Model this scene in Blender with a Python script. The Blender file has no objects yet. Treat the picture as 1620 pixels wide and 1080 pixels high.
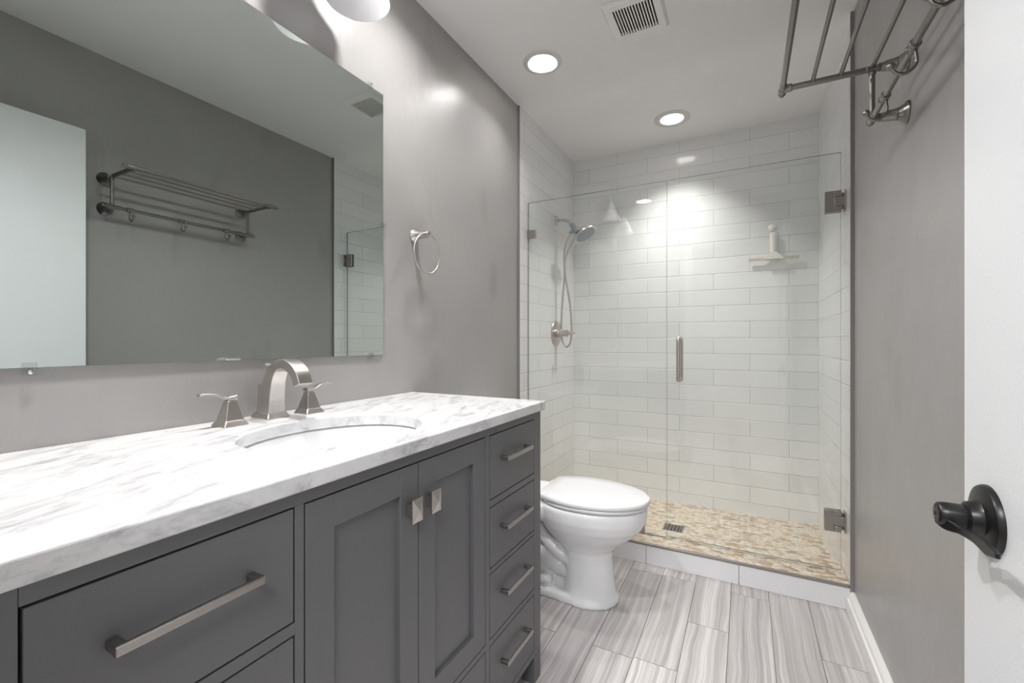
import bpy, bmesh, math, random
from mathutils import Vector, Matrix

# ------------------------------------------------------------------ camera, world, exposure
scene = bpy.context.scene
C = scene.collection
R = math.radians
PI = math.pi

CAN_POWER = 7.0        # watts of a recessed downlight
BULB_POWER = 0.42
HALL_FILL_POWER = 36.0
cam_data = bpy.data.cameras.new('camera')
cam_data.sensor_fit = 'HORIZONTAL'
cam_data.sensor_width = 36.0
cam_data.lens = 36.0 * 696.8 / 1620.0
cam_data.clip_start = 0.02
cam = bpy.data.objects.new('camera', cam_data)
C.objects.link(cam)
cam.location = (0, 0, 1.097)
cam.rotation_euler = (PI / 2, 0, 0.4876)
scene.camera = cam

world = bpy.data.worlds.new('world')
scene.world = world
world.use_nodes = True
wbg = world.node_tree.nodes['Background']
wbg.inputs['Color'].default_value = (0.93, 0.96, 1.0, 1)
wbg.inputs['Strength'].default_value = 0.1

# added unseen fill light in the hallway behind the camera, shining in through the doorway
hl = bpy.data.lights.new('hall_fill_light', 'AREA')
hl.shape = 'RECTANGLE'; hl.size = 1.2; hl.size_y = 0.8; hl.energy = HALL_FILL_POWER; hl.color = (0.95, 0.97, 1.0)
hall_fill = bpy.data.objects.new('hall_fill_light', hl)
C.objects.link(hall_fill)
hall_fill.location = (-0.05, -1.0, 2.40)
hall_fill.rotation_euler = (R(0), 0, 0)

scene.view_settings.view_transform = 'Standard'
scene.view_settings.look = 'None'
scene.view_settings.gamma = 1.0
scene.view_settings.use_curve_mapping = False
scene.view_settings.exposure = 1.2
scene.cycles.use_denoising = True
scene.cycles.max_bounces = 12
scene.cycles.diffuse_bounces = 8
scene.cycles.transparent_max_bounces = 16
scene.cycles.sample_clamp_indirect = 6.0
scene.cycles.caustics_reflective = False
scene.cycles.caustics_refractive = False

# ------------------------------------------------------------------ dimensions
XL, XR, XT = -1.1465, 0.390, 0.3785      # painted walls and right tile face
XTL = -1.137                             # left tile face
YE, YB, YF = 2.2334, 3.1342, 0.060       # curb front / tile edge, back wall, door wall
H = 2.44
ZC, ZCB = 0.9019, 0.8725                 # counter top and underside
XF = -0.597                              # vanity face
YG = 2.345                               # shower glass


# ------------------------------------------------------------------ node helpers
class NT:
    def __init__(self, name):
        self.m = bpy.data.materials.new(name)
        self.m.use_nodes = True
        self.t = self.m.node_tree
        self.b = self.t.nodes['Principled BSDF']
        self.out = self.t.nodes['Material Output']

    def n(self, typ, **kw):
        nd = self.t.nodes.new(typ)
        for k, v in kw.items():
            setattr(nd, k, v)
        return nd

    def put(self, sock, v):
        if v is None:
            return
        if hasattr(v, 'is_output'):
            self.t.links.new(v, sock)
        else:
            if isinstance(v, tuple) and len(v) == 3 and len(sock.default_value) == 4:
                v = (*v, 1)
            sock.default_value = v

    def math(self, op, a, b=None, c=None, clamp=False):
        nd = self.n('ShaderNodeMath', operation=op)
        nd.use_clamp = clamp
        self.put(nd.inputs[0], a); self.put(nd.inputs[1], b); self.put(nd.inputs[2], c)
        return nd.outputs[0]

    def coords(self):
        return self.n('ShaderNodeTexCoord').outputs['Object']

    def geo(self):
        return self.n('ShaderNodeNewGeometry').outputs['Position']

    def xyz(self, v):
        s = self.n('ShaderNodeSeparateXYZ'); self.put(s.inputs[0], v)
        return s.outputs

    def comb(self, x, y, z):
        s = self.n('ShaderNodeCombineXYZ')
        self.put(s.inputs[0], x); self.put(s.inputs[1], y); self.put(s.inputs[2], z)
        return s.outputs[0]

    def scale(self, v, sc, rot=(0, 0, 0), loc=(0, 0, 0)):
        m = self.n('ShaderNodeMapping'); self.put(m.inputs[0], v)
        m.inputs['Scale'].default_value = sc; m.inputs['Rotation'].default_value = rot; m.inputs['Location'].default_value = loc
        return m.outputs[0]

    def noise(self, v, scale, detail=3, rough=0.5, dist=0.0, col=False):
        nd = self.n('ShaderNodeTexNoise'); self.put(nd.inputs['Vector'], v)
        nd.inputs['Scale'].default_value = scale; nd.inputs['Detail'].default_value = detail
        nd.inputs['Roughness'].default_value = rough; nd.inputs['Distortion'].default_value = dist
        return nd.outputs['Color'] if col else nd.outputs[0]

    def ramp(self, f, stops, interp='LINEAR'):
        r = self.n('ShaderNodeValToRGB'); self.put(r.inputs[0], f)
        r.color_ramp.interpolation = interp
        e = r.color_ramp.elements
        while len(e) < len(stops):
            e.new(0.5)
        for el, (p, c) in zip(e, stops):
            el.position = p; el.color = (*c, 1) if len(c) == 3 else c
        return r.outputs[0]

    def mix(self, f, a, b, typ='MIX'):
        m = self.n('ShaderNodeMix', data_type='RGBA', blend_type=typ)
        self.put(m.inputs[0], f); self.put(m.inputs[6], a); self.put(m.inputs[7], b)
        return m.outputs[2]

    def maprange(self, v, a, b, c, d, smooth=False):
        m = self.n('ShaderNodeMapRange'); m.interpolation_type = 'SMOOTHSTEP' if smooth else 'LINEAR'
        self.put(m.inputs[0], v)
        for i, x in enumerate((a, b, c, d)):
            m.inputs[i + 1].default_value = x
        return m.outputs[0]

    def bump(self, h, strength, dist, normal=None):
        b = self.n('ShaderNodeBump'); b.inputs['Strength'].default_value = strength
        b.inputs['Distance'].default_value = dist; self.put(b.inputs['Height'], h)
        if normal is not None:
            self.put(b.inputs['Normal'], normal)
        return b.outputs[0]

    def set(self, **kw):
        names = dict(color='Base Color', rough='Roughness', metal='Metallic', normal='Normal', spec='Specular IOR Level',
                     coat='Coat Weight', coat_rough='Coat Roughness', emit='Emission Color', emit_s='Emission Strength',
                     ior='IOR', trans='Transmission Weight', sss='Subsurface Weight', aniso='Anisotropic')
        for k, v in kw.items():
            self.put(self.b.inputs[names[k]], v)
        return self


def plain(name, color, rough, metal=0.0, spec=0.5, bumps=None):
    t = NT(name)
    t.set(color=color, rough=rough, metal=metal, spec=spec)
    if bumps:
        sc, st, di = bumps
        t.set(normal=t.bump(t.noise(t.geo(), sc, 3), st, di))
    return t.m


M = {}

# painted hand-trowelled walls
def wall_paint():
    t = NT('taupe_wall_paint')
    p = t.geo()
    big = t.noise(p, 2.3, 3, 0.55)
    # slight trowel relief, finer marks and a few soft smudges
    relief = t.noise(p, 9, 3, 0.55)
    streak = t.noise(t.scale(p, (34, 34, 9)), 1.0, 4, 0.6)
    n1 = t.noise(t.scale(p, (1, 1, 0.7)), 8.0, 5, 0.6, 1.0)
    ridge = t.maprange(t.math('ABSOLUTE', t.math('SUBTRACT', n1, 0.5)), 0.0, 0.014, 1.0, 0.0, True)
    gate = t.maprange(t.noise(p, 6.1, 3), 0.55, 0.72, 0, 1, True)
    h = t.math('ADD', t.math('MULTIPLY', relief, 0.5), t.math('MULTIPLY', streak, 0.28))
    h = t.math('ADD', h, t.math('MULTIPLY', t.math('MULTIPLY', ridge, gate), 0.15))
    smear = t.maprange(t.noise(t.scale(p, (1, 1, 0.42)), 6.0, 1.5, 0.45), 0.62, 0.86, 0, 1, True)
    col = t.mix(big, (0.312, 0.304, 0.297), (0.368, 0.360, 0.353))
    col = t.mix(t.math('MULTIPLY', smear, 0.30), col, (0.18, 0.155, 0.142))
    rough = t.maprange(t.noise(p, 9, 3), 0.3, 0.7, 0.32, 0.40)
    t.set(color=col, rough=rough, spec=0.7, normal=t.bump(h, 0.55, 0.006))
    return t.m
M['wall'] = wall_paint()

def ceiling_paint():
    t = NT('white_ceiling_paint')
    p = t.geo()
    t.set(color=(0.81, 0.81, 0.805), rough=0.85, spec=0.2, normal=t.bump(t.noise(p, 60, 4), 0.25, 0.004))
    return t.m
M['ceiling'] = ceiling_paint()
M['door'] = plain('white_door_paint', (0.75, 0.765, 0.78), 0.30, bumps=(330, 0.22, 0.002))
M['trim'] = plain('white_trim_paint', (0.82, 0.81, 0.79), 0.35)
M['plastic'] = plain('white_plastic', (0.80, 0.79, 0.77), 0.4)
M['hall'] = plain('hall_wall_paint', (0.55, 0.54, 0.52), 0.6)
M['hall_floor'] = plain('hall_floor', (0.30, 0.25, 0.21), 0.4)
M['ring'] = plain('grey_white_trim_ring', (0.66, 0.635, 0.615), 0.4)
M['dark'] = plain('cavity_shade_black', (0.012, 0.012, 0.012), 0.8)  # shade inside small openings, painted as a near-black colour

def tile(name, axis, x0):
    t = NT(name)
    s = t.xyz(t.geo())
    a = s['X'] if axis == 'X' else s['Y']
    z = s['Z']
    L, RH, z0 = 0.4165, 0.1034, 0.086 - 0.1034 * 4
    v = t.math('DIVIDE', t.math('SUBTRACT', z, z0), RH)
    row = t.math('FLOOR', v)
    par = t.math('MODULO', t.math('ADD', row, 1.0), 2.0)
    u = t.math('ADD', t.math('DIVIDE', t.math('SUBTRACT', a, x0), L), t.math('MULTIPLY', par, 0.5))
    u = t.math('ADD', u, 20.0)
    fu, fv = t.math('FRACT', u), t.math('FRACT', v)
    du = t.math('MULTIPLY', t.math('MINIMUM', fu, t.math('SUBTRACT', 1.0, fu)), L)
    dv = t.math('MULTIPLY', t.math('MINIMUM', fv, t.math('SUBTRACT', 1.0, fv)), RH)
    d = t.math('MINIMUM', du, dv)
    grout = t.maprange(d, 0.0008, 0.0015, 1, 0)
    wn = t.n('ShaderNodeTexWhiteNoise', noise_dimensions='2D')
    t.put(wn.inputs['Vector'], t.comb(t.math('FLOOR', u), row, 0.0))
    col = t.mix(wn.outputs[0], (0.755, 0.765, 0.77), (0.80, 0.808, 0.808))
    zf = t.maprange(z, 0.0, 1.3, 1.0, 0.0)
    gcol = t.mix(zf, (0.43, 0.425, 0.41), (0.36, 0.30, 0.215))     # grout is stained browner where water stands
    col = t.mix(t.math('MULTIPLY', grout, 0.8), col, gcol)
    h = t.maprange(d, 0.0006, 0.004, 0, 1, True)
    wav = t.noise(t.geo(), 11, 2)
    nrm = t.bump(wav, 0.10, 0.006)
    t.set(color=col, rough=t.math('ADD', 0.10, t.math('MULTIPLY', grout, 0.6)), spec=0.5, normal=t.bump(h, 0.5, 0.0015, nrm))
    return t.m
M['tile_back'] = tile('white_subway_tile_back', 'X', -0.184)
M['tile_side'] = tile('white_subway_tile_side', 'Y', 2.30)
M['curb_tile'] = plain('white_curb_tile', (0.77, 0.775, 0.785), 0.22)

def pebble():
    t = NT('tan_pebble_mosaic')
    p = t.geo()
    warp = t.mix(0.012, p, t.noise(p, 25, 2, col=True), 'ADD')
    q = t.scale(warp, (1.0, 1.9, 1.9))
    vo = t.n('ShaderNodeTexVoronoi', feature='F1'); t.put(vo.inputs['Vector'], q); vo.inputs['Scale'].default_value = 28
    ve = t.n('ShaderNodeTexVoronoi', feature='DISTANCE_TO_EDGE'); t.put(ve.inputs['Vector'], q); ve.inputs['Scale'].default_value = 28
    cs = t.n('ShaderNodeSeparateColor'); t.put(cs.inputs[0], vo.outputs['Color'])
    col = t.ramp(cs.outputs[0], [(0.0, (0.26, 0.16, 0.085)), (0.20, (0.48, 0.33, 0.19)), (0.40, (0.72, 0.58, 0.42)),
                                 (0.62, (0.74, 0.645, 0.525)), (0.86, (0.79, 0.73, 0.635)), (1.0, (0.73, 0.68, 0.61))])
    col = t.mix(0.25, col, t.ramp(t.noise(p, 140, 3), [(0.3, (0.5, 0.38, 0.26)), (0.7, (0.92, 0.87, 0.78))]))
    e = ve.outputs[0]
    g = t.maprange(e, 0.02, 0.07, 1, 0, True)
    col = t.mix(g, col, (0.50, 0.435, 0.35))
    t.set(color=col, rough=t.math('ADD', 0.28, t.math('MULTIPLY', g, 0.5)), normal=t.bump(t.maprange(e, 0.02, 0.3, 0, 1, True), 0.6, 0.006))
    return t.m
M['pebble'] = pebble()

def plank():
    t = NT('taupe_vein_cut_plank_tile')
    p = t.geo()
    at = t.n('ShaderNodeAttribute', attribute_name='plank_shift')
    sh = at.outputs['Fac']
    s = t.xyz(p)
    x = t.math('ADD', s['X'], t.math('MULTIPLY', sh, 7.3))
    y = t.math('ADD', s['Y'], t.math('MULTIPLY', sh, 13.0))
    w = t.noise(t.comb(t.math('MULTIPLY', x, 5.0), t.math('MULTIPLY', y, 2.2), sh), 1.0, 3, 0.5)
    xx = t.math('ADD', x, t.math('MULTIPLY', t.math('SUBTRACT', w, 0.5), 0.05))
    v1 = t.noise(t.comb(t.math('MULTIPLY', xx, 60), t.math('MULTIPLY', y, 0.7), sh), 1.0, 4, 0.62)
    v2 = t.noise(t.comb(t.math('MULTIPLY', xx, 190), t.math('MULTIPLY', y, 1.6), sh), 1.0, 3, 0.6)
    f = t.math('ADD', t.math('MULTIPLY', v1, 0.74), t.math('MULTIPLY', v2, 0.26))
    col = t.ramp(f, [(0.28, (0.26, 0.24, 0.237)), (0.40, (0.39, 0.363, 0.36)), (0.52, (0.50, 0.472, 0.468)),
                     (0.66, (0.68, 0.655, 0.648)), (0.78, (0.45, 0.425, 0.42))])
    tone = t.maprange(sh, 0, 1, 0.90, 1.08)
    mx = t.n('ShaderNodeVectorMath', operation='SCALE'); t.put(mx.inputs[0], col); t.put(mx.inputs['Scale'], tone)
    t.set(color=mx.outputs[0], rough=t.maprange(f, 0.3, 0.7, 0.30, 0.40), spec=0.45, normal=t.bump(f, 0.10, 0.001))
    return t.m
M['plank'] = plank()
M['grout'] = plain('dark_floor_grout', (0.16, 0.14, 0.13), 0.9)

def marble():
    t = NT('white_grey_veined_marble')
    p = t.geo()
    q = t.scale(p, (1.0, 1.0, 1.0), (0, 0, R(-22)))
    st = t.scale(q, (10.5, 2.7, 9.0))
    warp = t.noise(q, 6, 4, 0.6, col=True)
    st2 = t.mix(0.55, st, warp, 'ADD')
    n1 = t.noise(st2, 1.7, 7, 0.66, 0.6)
    n2 = t.noise(t.scale(q, (34, 9, 26)), 1.0, 5, 0.65, 0.8)
    f = t.math('ADD', t.math('MULTIPLY', n1, 0.68), t.math('MULTIPLY', n2, 0.32))
    col = t.ramp(f, [(0.30, (0.28, 0.28, 0.295)), (0.40, (0.48, 0.48, 0.495)), (0.48, (0.64, 0.64, 0.65)), (0.57, (0.70, 0.70, 0.70))])
    thin = t.noise(t.scale(q, (7, 2.0, 7)), 1.0, 6, 0.62, 1.2)
    line = t.maprange(t.math('ABSOLUTE', t.math('SUBTRACT', thin, 0.5)), 0.0, 0.010, 1, 0, True)
    gate = t.maprange(t.noise(q, 5, 2), 0.5, 0.66, 0, 1, True)
    col = t.mix(t.math('MULTIPLY', t.math('MULTIPLY', line, gate), 0.55), col, (0.46, 0.46, 0.475))
    t.set(color=col, rough=0.16, spec=0.5)
    return t.m
M['marble'] = marble()
M['porcelain'] = plain('white_porcelain', (0.80, 0.805, 0.815), 0.09)
M['seat_plastic'] = plain('white_seat_plastic', (0.74, 0.74, 0.75), 0.22)

def vanity_paint():
    t = NT('charcoal_grey_cabinet_paint')
    p = t.geo()
    t.set(color=t.mix(t.noise(p, 3, 2), (0.118, 0.119, 0.124), (0.133, 0.134, 0.139)), rough=0.42, spec=0.45,
          normal=t.bump(t.noise(t.scale(p, (60, 60, 400)), 1.0, 3), 0.06, 0.001))
    return t.m
M['cabinet'] = vanity_paint()

def metal(name, c, r, sc=0.012):
    t = NT(name)
    p = t.geo()
    n = t.noise(t.scale(p, (90, 90, 900)), 1.0, 3, 0.6)
    spots = t.noise(p, 160, 4, 0.7)
    col = t.mix(t.maprange(spots, 0.45, 0.75, 0, 0.25), c, tuple(x * 0.75 for x in c))
    t.set(color=col, metal=1.0, rough=t.maprange(n, 0.3, 0.7, r - sc, r + sc))
    return t.m
M['nickel'] = metal('brushed_nickel', (0.60, 0.565, 0.535), 0.30)
M['pewter'] = metal('dark_brushed_nickel', (0.40, 0.37, 0.345), 0.32)
M['rack_metal'] = metal('antique_nickel', (0.255, 0.238, 0.228), 0.30)
M['strip'] = plain('anodised_metal_edge_strip', (0.27, 0.26, 0.255), 0.38, 0.35)
M['chrome'] = plain('chrome', (0.72, 0.73, 0.74), 0.12, 1.0)
M['black'] = plain('oil_rubbed_black_metal', (0.009, 0.0085, 0.0085), 0.32, 0.0, 0.4)
M['grey_plastic'] = plain('blue_grey_plastic', (0.27, 0.31, 0.35), 0.4)
M['cream_plastic'] = plain('cream_plastic', (0.82, 0.81, 0.76), 0.4)
M['cream_rubber'] = plain('cream_rubber', (0.60, 0.55, 0.47), 0.5)

def glass(name, tint, edge=False):
    t = NT(name)
    tr = t.n('ShaderNodeBsdfTransparent'); t.put(tr.inputs[0], tint)
    gl = t.n('ShaderNodeBsdfGlossy'); gl.inputs['Roughness'].default_value = 0.0
    t.put(gl.inputs[0], (1, 1, 1))
    fr = t.n('ShaderNodeFresnel')
    bf = t.n('ShaderNodeNewGeometry').outputs['Backfacing']
    t.put(fr.inputs[0], t.maprange(bf, 0, 1, 1.45, 1 / 1.45))
    mx = t.n('ShaderNodeMixShader')
    t.t.links.new(fr.outputs[0], mx.inputs[0]); t.t.links.new(tr.outputs[0], mx.inputs[1]); t.t.links.new(gl.outputs[0], mx.inputs[2])
    t.t.links.new(mx.outputs[0], t.out.inputs[0])
    return t.m
M['glass'] = glass('clear_shower_glass', (0.975, 0.985, 0.98))
M['clear_plastic'] = glass('clear_plastic', (0.95, 0.955, 0.96))
M['glass_edge'] = plain('polished_glass_edge', (0.13, 0.18, 0.165), 0.2)

def mirror():
    t = NT('silvered_mirror')
    t.set(color=(0.64, 0.695, 0.67), metal=1.0, rough=0.0)
    return t.m
M['mirror'] = mirror()
M['mirror_edge'] = plain('mirror_edge', (0.05, 0.055, 0.052), 0.3)

def emit(name, c, s):
    t = NT(name)
    t.set(color=(0.8, 0.8, 0.8), emit=c, emit_s=s)
    return t.m
M['lens'] = emit('lit_downlight_lens', (1.0, 0.96, 0.925), 4.0)
M['bulb'] = emit('lit_led_bulb', (0.80, 0.80, 1.0), BULB_POWER)

def shade_glass():
    t = NT('frosted_white_shade_glass')
    p = t.geo()
    t.set(color=t.mix(t.noise(p, 18, 4, 0.6, 1.5), (0.78, 0.78, 0.78), (0.90, 0.90, 0.90)), rough=0.25)
    tl = t.n('ShaderNodeBsdfTranslucent'); t.put(tl.inputs[0], (0.85, 0.85, 0.85))
    mx = t.n('ShaderNodeMixShader'); mx.inputs[0].default_value = 0.35
    t.t.links.new(t.b.outputs[0], mx.inputs[1]); t.t.links.new(tl.outputs[0], mx.inputs[2])
    t.t.links.new(mx.outputs[0], t.out.inputs[0])
    return t.m
M['shade'] = shade_glass()


# ------------------------------------------------------------------ mesh helpers
def frame_from(d):
    d = Vector(d).normalized()
    a = Vector((0, 0, 1)) if abs(d.z) < 0.9 else Vector((1, 0, 0))
    u = d.cross(a).normalized()
    return u, d.cross(u).normalized(), d


class MB:
    def __init__(self):
        self.bm = bmesh.new()

    def box(self, x0, x1, y0, y1, z0, z1, mi=0):
        vs = [self.bm.verts.new((x, y, z)) for z in (z0, z1) for y in (y0, y1) for x in (x0, x1)]
        for f in ((0, 2, 3, 1), (4, 5, 7, 6), (0, 1, 5, 4), (2, 6, 7, 3), (1, 3, 7, 5), (0, 4, 6, 2)):
            self.bm.faces.new([vs[i] for i in f]).material_index = mi
        return self

    def rings(self, rings, close0=True, close1=True, mi=0):
        prev = None
        first = None
        for ring in rings:
            vs = [self.bm.verts.new(p) for p in ring]
            if prev:
                n = len(vs)
                for i in range(n):
                    self.bm.faces.new((prev[i], prev[(i + 1) % n], vs[(i + 1) % n], vs[i])).material_index = mi
            else:
                first = vs
            prev = vs
        if close0:
            self.bm.faces.new(list(reversed(first))).material_index = mi
        if close1:
            self.bm.faces.new(prev).material_index = mi
        return self

    def lathe(self, prof, origin=(0, 0, 0), axis=(0, 0, 1), seg=32, sx=1.0, sy=1.0, close=True):
        """prof: list of (radius, height along axis)"""
        u, v, d = frame_from(axis)
        if abs(Vector(axis).normalized().z) > 0.99:
            s = 1 if axis[2] > 0 else -1
            u, v = Vector((1, 0, 0)), Vector((0, s, 0))
        o = Vector(origin)
        rings = []
        for r, h in prof:
            r = max(r, 1e-5)
            rings.append([o + d * h + u * (r * sx * math.cos(2 * PI * i / seg)) + v * (r * sy * math.sin(2 * PI * i / seg)) for i in range(seg)])
        return self.rings(rings, close, close)

    def cyl(self, p0, p1, r0, r1=None, seg=24):
        p0, p1 = Vector(p0), Vector(p1)
        d = p1 - p0
        return self.lathe([(r0, 0), (r1 if r1 is not None else r0, d.length)], p0, d, seg)

    def sphere(self, c, r, seg=20, sz=1.0):
        n = 12
        return self.lathe([(r * math.sin(PI * i / n), -r * sz * math.cos(PI * i / n)) for i in range(n + 1)], c, (0, 0, 1), seg)

    def tube(self, pts, r, seg=12, caps=True, flat=None):
        pts = [Vector(p) for p in pts]
        rr = r if isinstance(r, (list, tuple)) else [r] * len(pts)
        rings = []
        u = None
        for i, p in enumerate(pts):
            t = (pts[min(i + 1, len(pts) - 1)] - pts[max(i - 1, 0)]).normalized()
            if u is None:
                u = frame_from(t)[0]
            u = (u - t * u.dot(t)).normalized()
            v = t.cross(u)
            rings.append([p + (u * math.cos(2 * PI * k / seg) + v * math.sin(2 * PI * k / seg)) * rr[i] for k in range(seg)])
        return self.rings(rings, caps, caps)

    def sweep_rect(self, pts, sizes, side):
        """rectangular section swept along pts; sizes (width along side, thickness)"""
        side = Vector(side).normalized()
        pts = [Vector(p) for p in pts]
        rings = []
        for i, p in enumerate(pts):
            t = (pts[min(i + 1, len(pts) - 1)] - pts[max(i - 1, 0)]).normalized()
            n = t.cross(side).normalized()
            w, th = sizes[i]
            rings.append([p + side * (a * w / 2) + n * (b * th / 2) for a, b in ((-1, -1), (1, -1), (1, 1), (-1, 1))])
        return self.rings(rings)

    def prism(self, outline, axis, a, b):
        """2D outline in the plane normal to axis, from a to b along it"""
        def P(q, w):
            return {'X': (w, q[0], q[1]), 'Y': (q[0], w, q[1]), 'Z': (q[0], q[1], w)}[axis]
        return self.rings([[P(q, a) for q in outline], [P(q, b) for q in outline]])

    def torus(self, c, axis, R0, r, seg=40, ms=10):
        u, v, d = frame_from(axis)
        c = Vector(c)
        grid = []
        for i in range(seg):
            a = 2 * PI * i / seg
            e = u * math.cos(a) + v * math.sin(a)
            grid.append([self.bm.verts.new(c + e * (R0 + r * math.cos(2 * PI * k / ms)) + d * (r * math.sin(2 * PI * k / ms))) for k in range(ms)])
        for i in range(seg):
            for k in range(ms):
                g, h = grid[i], grid[(i + 1) % seg]
                self.bm.faces.new((g[k], h[k], h[(k + 1) % ms], g[(k + 1) % ms]))
        return self

    def build(self, name, mats, parent=None, bevel=0.0, seg=2, smooth=40, sub=0):
        bm = self.bm
        bmesh.ops.recalc_face_normals(bm, faces=bm.faces)
        lo = Vector([min(v.co[i] for v in bm.verts) for i in range(3)])
        hi = Vector([max(v.co[i] for v in bm.verts) for i in range(3)])
        c = (lo + hi) / 2
        if parent is None:
            c.z = lo.z
        for v in bm.verts:
            v.co -= c
        me = bpy.data.meshes.new(name)
        bm.to_mesh(me); bm.free()
        for m in (mats if isinstance(mats, (list, tuple)) else [mats]):
            me.materials.append(m)
        if smooth:
            me.shade_smooth()
            me.set_sharp_from_angle(angle=R(smooth))
        o = bpy.data.objects.new(name, me)
        C.objects.link(o)
        o.location = c
        o['w'] = tuple(c)
        if parent is not None:
            o.parent = parent
            o.location = c - Vector(parent['w'])
        if bevel:
            b = o.modifiers.new('bevel', 'BEVEL'); b.width = bevel; b.segments = seg; b.limit_method = 'ANGLE'; b.angle_limit = R(40)
            b.harden_normals = False
        if sub:
            s = o.modifiers.new('sub', 'SUBSURF'); s.levels = sub; s.render_levels = sub
        return o


def thing(name, label, cat, loc, group=None):
    o = bpy.data.objects.new(name, None)
    C.objects.link(o)
    o.location = loc
    o['w'] = tuple(loc)
    o['label'] = label; o['category'] = cat
    o.empty_display_size = 0.05
    if group:
        o['group'] = group
    return o


def tag(o, label, cat, group=None):
    o['label'] = label; o['category'] = cat
    if group:
        o['group'] = group
    return o


def struct(o):
    o['kind'] = 'structure'
    return o


def copy_tree(o, parent=None, delta=(0, 0, 0)):
    c = o.copy()
    C.objects.link(c)
    if parent is not None:
        c.parent = parent
    else:
        c.location = o.location + Vector(delta)
    for ch in o.children:
        copy_tree(ch, c)
    return c


def ellipse(cx, cy, a, b, n=64, z=None, p=2.0):
    out = []
    for i in range(n):
        t = 2 * PI * i / n
        ct, st = math.cos(t), math.sin(t)
        x = cx + a * math.copysign(abs(ct) ** (2 / p), ct)
        y = cy + b * math.copysign(abs(st) ** (2 / p), st)
        out.append((x, y) if z is None else (x, y, z))
    return out


def smoothpath(pts, n=8):
    """Catmull-Rom through pts"""
    P = [Vector(p) for p in pts]
    P = [P[0] * 2 - P[1]] + P + [P[-1] * 2 - P[-2]]
    out = []
    for i in range(1, len(P) - 2):
        for k in range(n):
            t = k / n
            a, b, c, d = P[i - 1], P[i], P[i + 1], P[i + 2]
            out.append(0.5 * ((2 * b) + (c - a) * t + (2 * a - 5 * b + 4 * c - d) * t * t + (3 * b - a - 3 * c + d) * t ** 3))
    out.append(P[-2])
    return out


def plate_with_holes(outer, holes, z):
    """flat face with holes in the plane z"""
    bm = bmesh.new()
    edges = []
    for loop in [outer] + holes:
        vs = [bm.verts.new((x, y, z)) for x, y in loop]
        for i in range(len(vs)):
            edges.append(bm.edges.new((vs[i], vs[(i + 1) % len(vs)])))
    bmesh.ops.triangle_fill(bm, use_beauty=True, edges=edges)
    return bm


# ------------------------------------------------------------------ the setting
CANS = [(-0.865, 1.944), (-0.392, 2.798), (-0.80, 1.16), (-0.86, 0.38)]
CR = 0.070

def build_ceiling():
    mb = MB(); mb.bm.free()
    bm = plate_with_holes([(XL - .1, YF - .12), (XR + .1, YF - .12), (XR + .1, YB + .1), (XL - .1, YB + .1)],
                          [ellipse(x, y, CR, CR, 40) for x, y in CANS], H)
    r = bmesh.ops.extrude_face_region(bm, geom=bm.faces[:])
    bmesh.ops.translate(bm, vec=(0, 0, 0.09), verts=[g for g in r['geom'] if isinstance(g, bmesh.types.BMVert)])
    mb.bm = bm
    return struct(mb.build('ceiling', M['ceiling'], smooth=0))
build_ceiling()

struct(MB().box(XL - .1, XL, YF, YE, 0, H).build('wall_left', M['wall'], smooth=0))
struct(MB().box(XR, XR + .1, YF, YE, 0, H).build('wall_right', M['wall'], smooth=0))
struct(MB().box(XL - .1, XTL, YE, YB, 0, H).build('wall_left_shower', M['tile_side'], smooth=0))
struct(MB().box(XT, XR + .1, YE, YB, 0, H).build('wall_right_shower', M['tile_side'], smooth=0))
struct(MB().box(XL - .1, XR + .1, YB, YB + .1, 0, H).build('wall_back', M['tile_back'], smooth=0))
# wall with the doorway behind the camera
DX0, DX1, DZ = -0.475, 0.305, 2.045
fw = MB()
fw.box(XL - .1, DX0, YF - .12, YF, 0, H).box(DX1, XR + .1, YF - .12, YF, 0, H).box(DX0, DX1, YF - .12, YF, DZ, H)
struct(fw.build('wall_front', M['wall'], smooth=0))
jm = MB()
jm.box(DX0 - .055, DX0 + .018, YF, YF + .014, 0, DZ + .055).box(DX0 + .018, DX1, YF, YF + .014, DZ - .018, DZ + .055)
struct(jm.build('trim_1', M['trim'], bevel=0.004))

# plain hallway beyond the doorway
HY = -2.3
struct(MB().box(-1.6, 1.5, HY - .1, HY, 0, H).build('wall_hall_back', M['hall'], smooth=0))
struct(MB().box(-1.7, -1.6, HY - .1, YF - .12, 0, H).build('wall_hall_left', M['hall'], smooth=0))
struct(MB().box(1.5, 1.6, HY - .1, YF - .12, 0, H).build('wall_hall_right', M['hall'], smooth=0))
struct(MB().box(-1.7, XL - .1, YF - .12, YF - .02, 0, H).box(XR + .1, 1.6, YF - .12, YF - .02, 0, H).build('wall_hall_front', M['hall'], smooth=0))
struct(MB().box(-1.7, 1.6, HY - .1, YF - .12, H, H + .09).build('ceiling_hall', M['ceiling'], smooth=0))
struct(MB().box(-1.7, 1.6, HY - .1, -0.3, -.1, -.001).build('floor_hall', M['hall_floor'], smooth=0))

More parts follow.
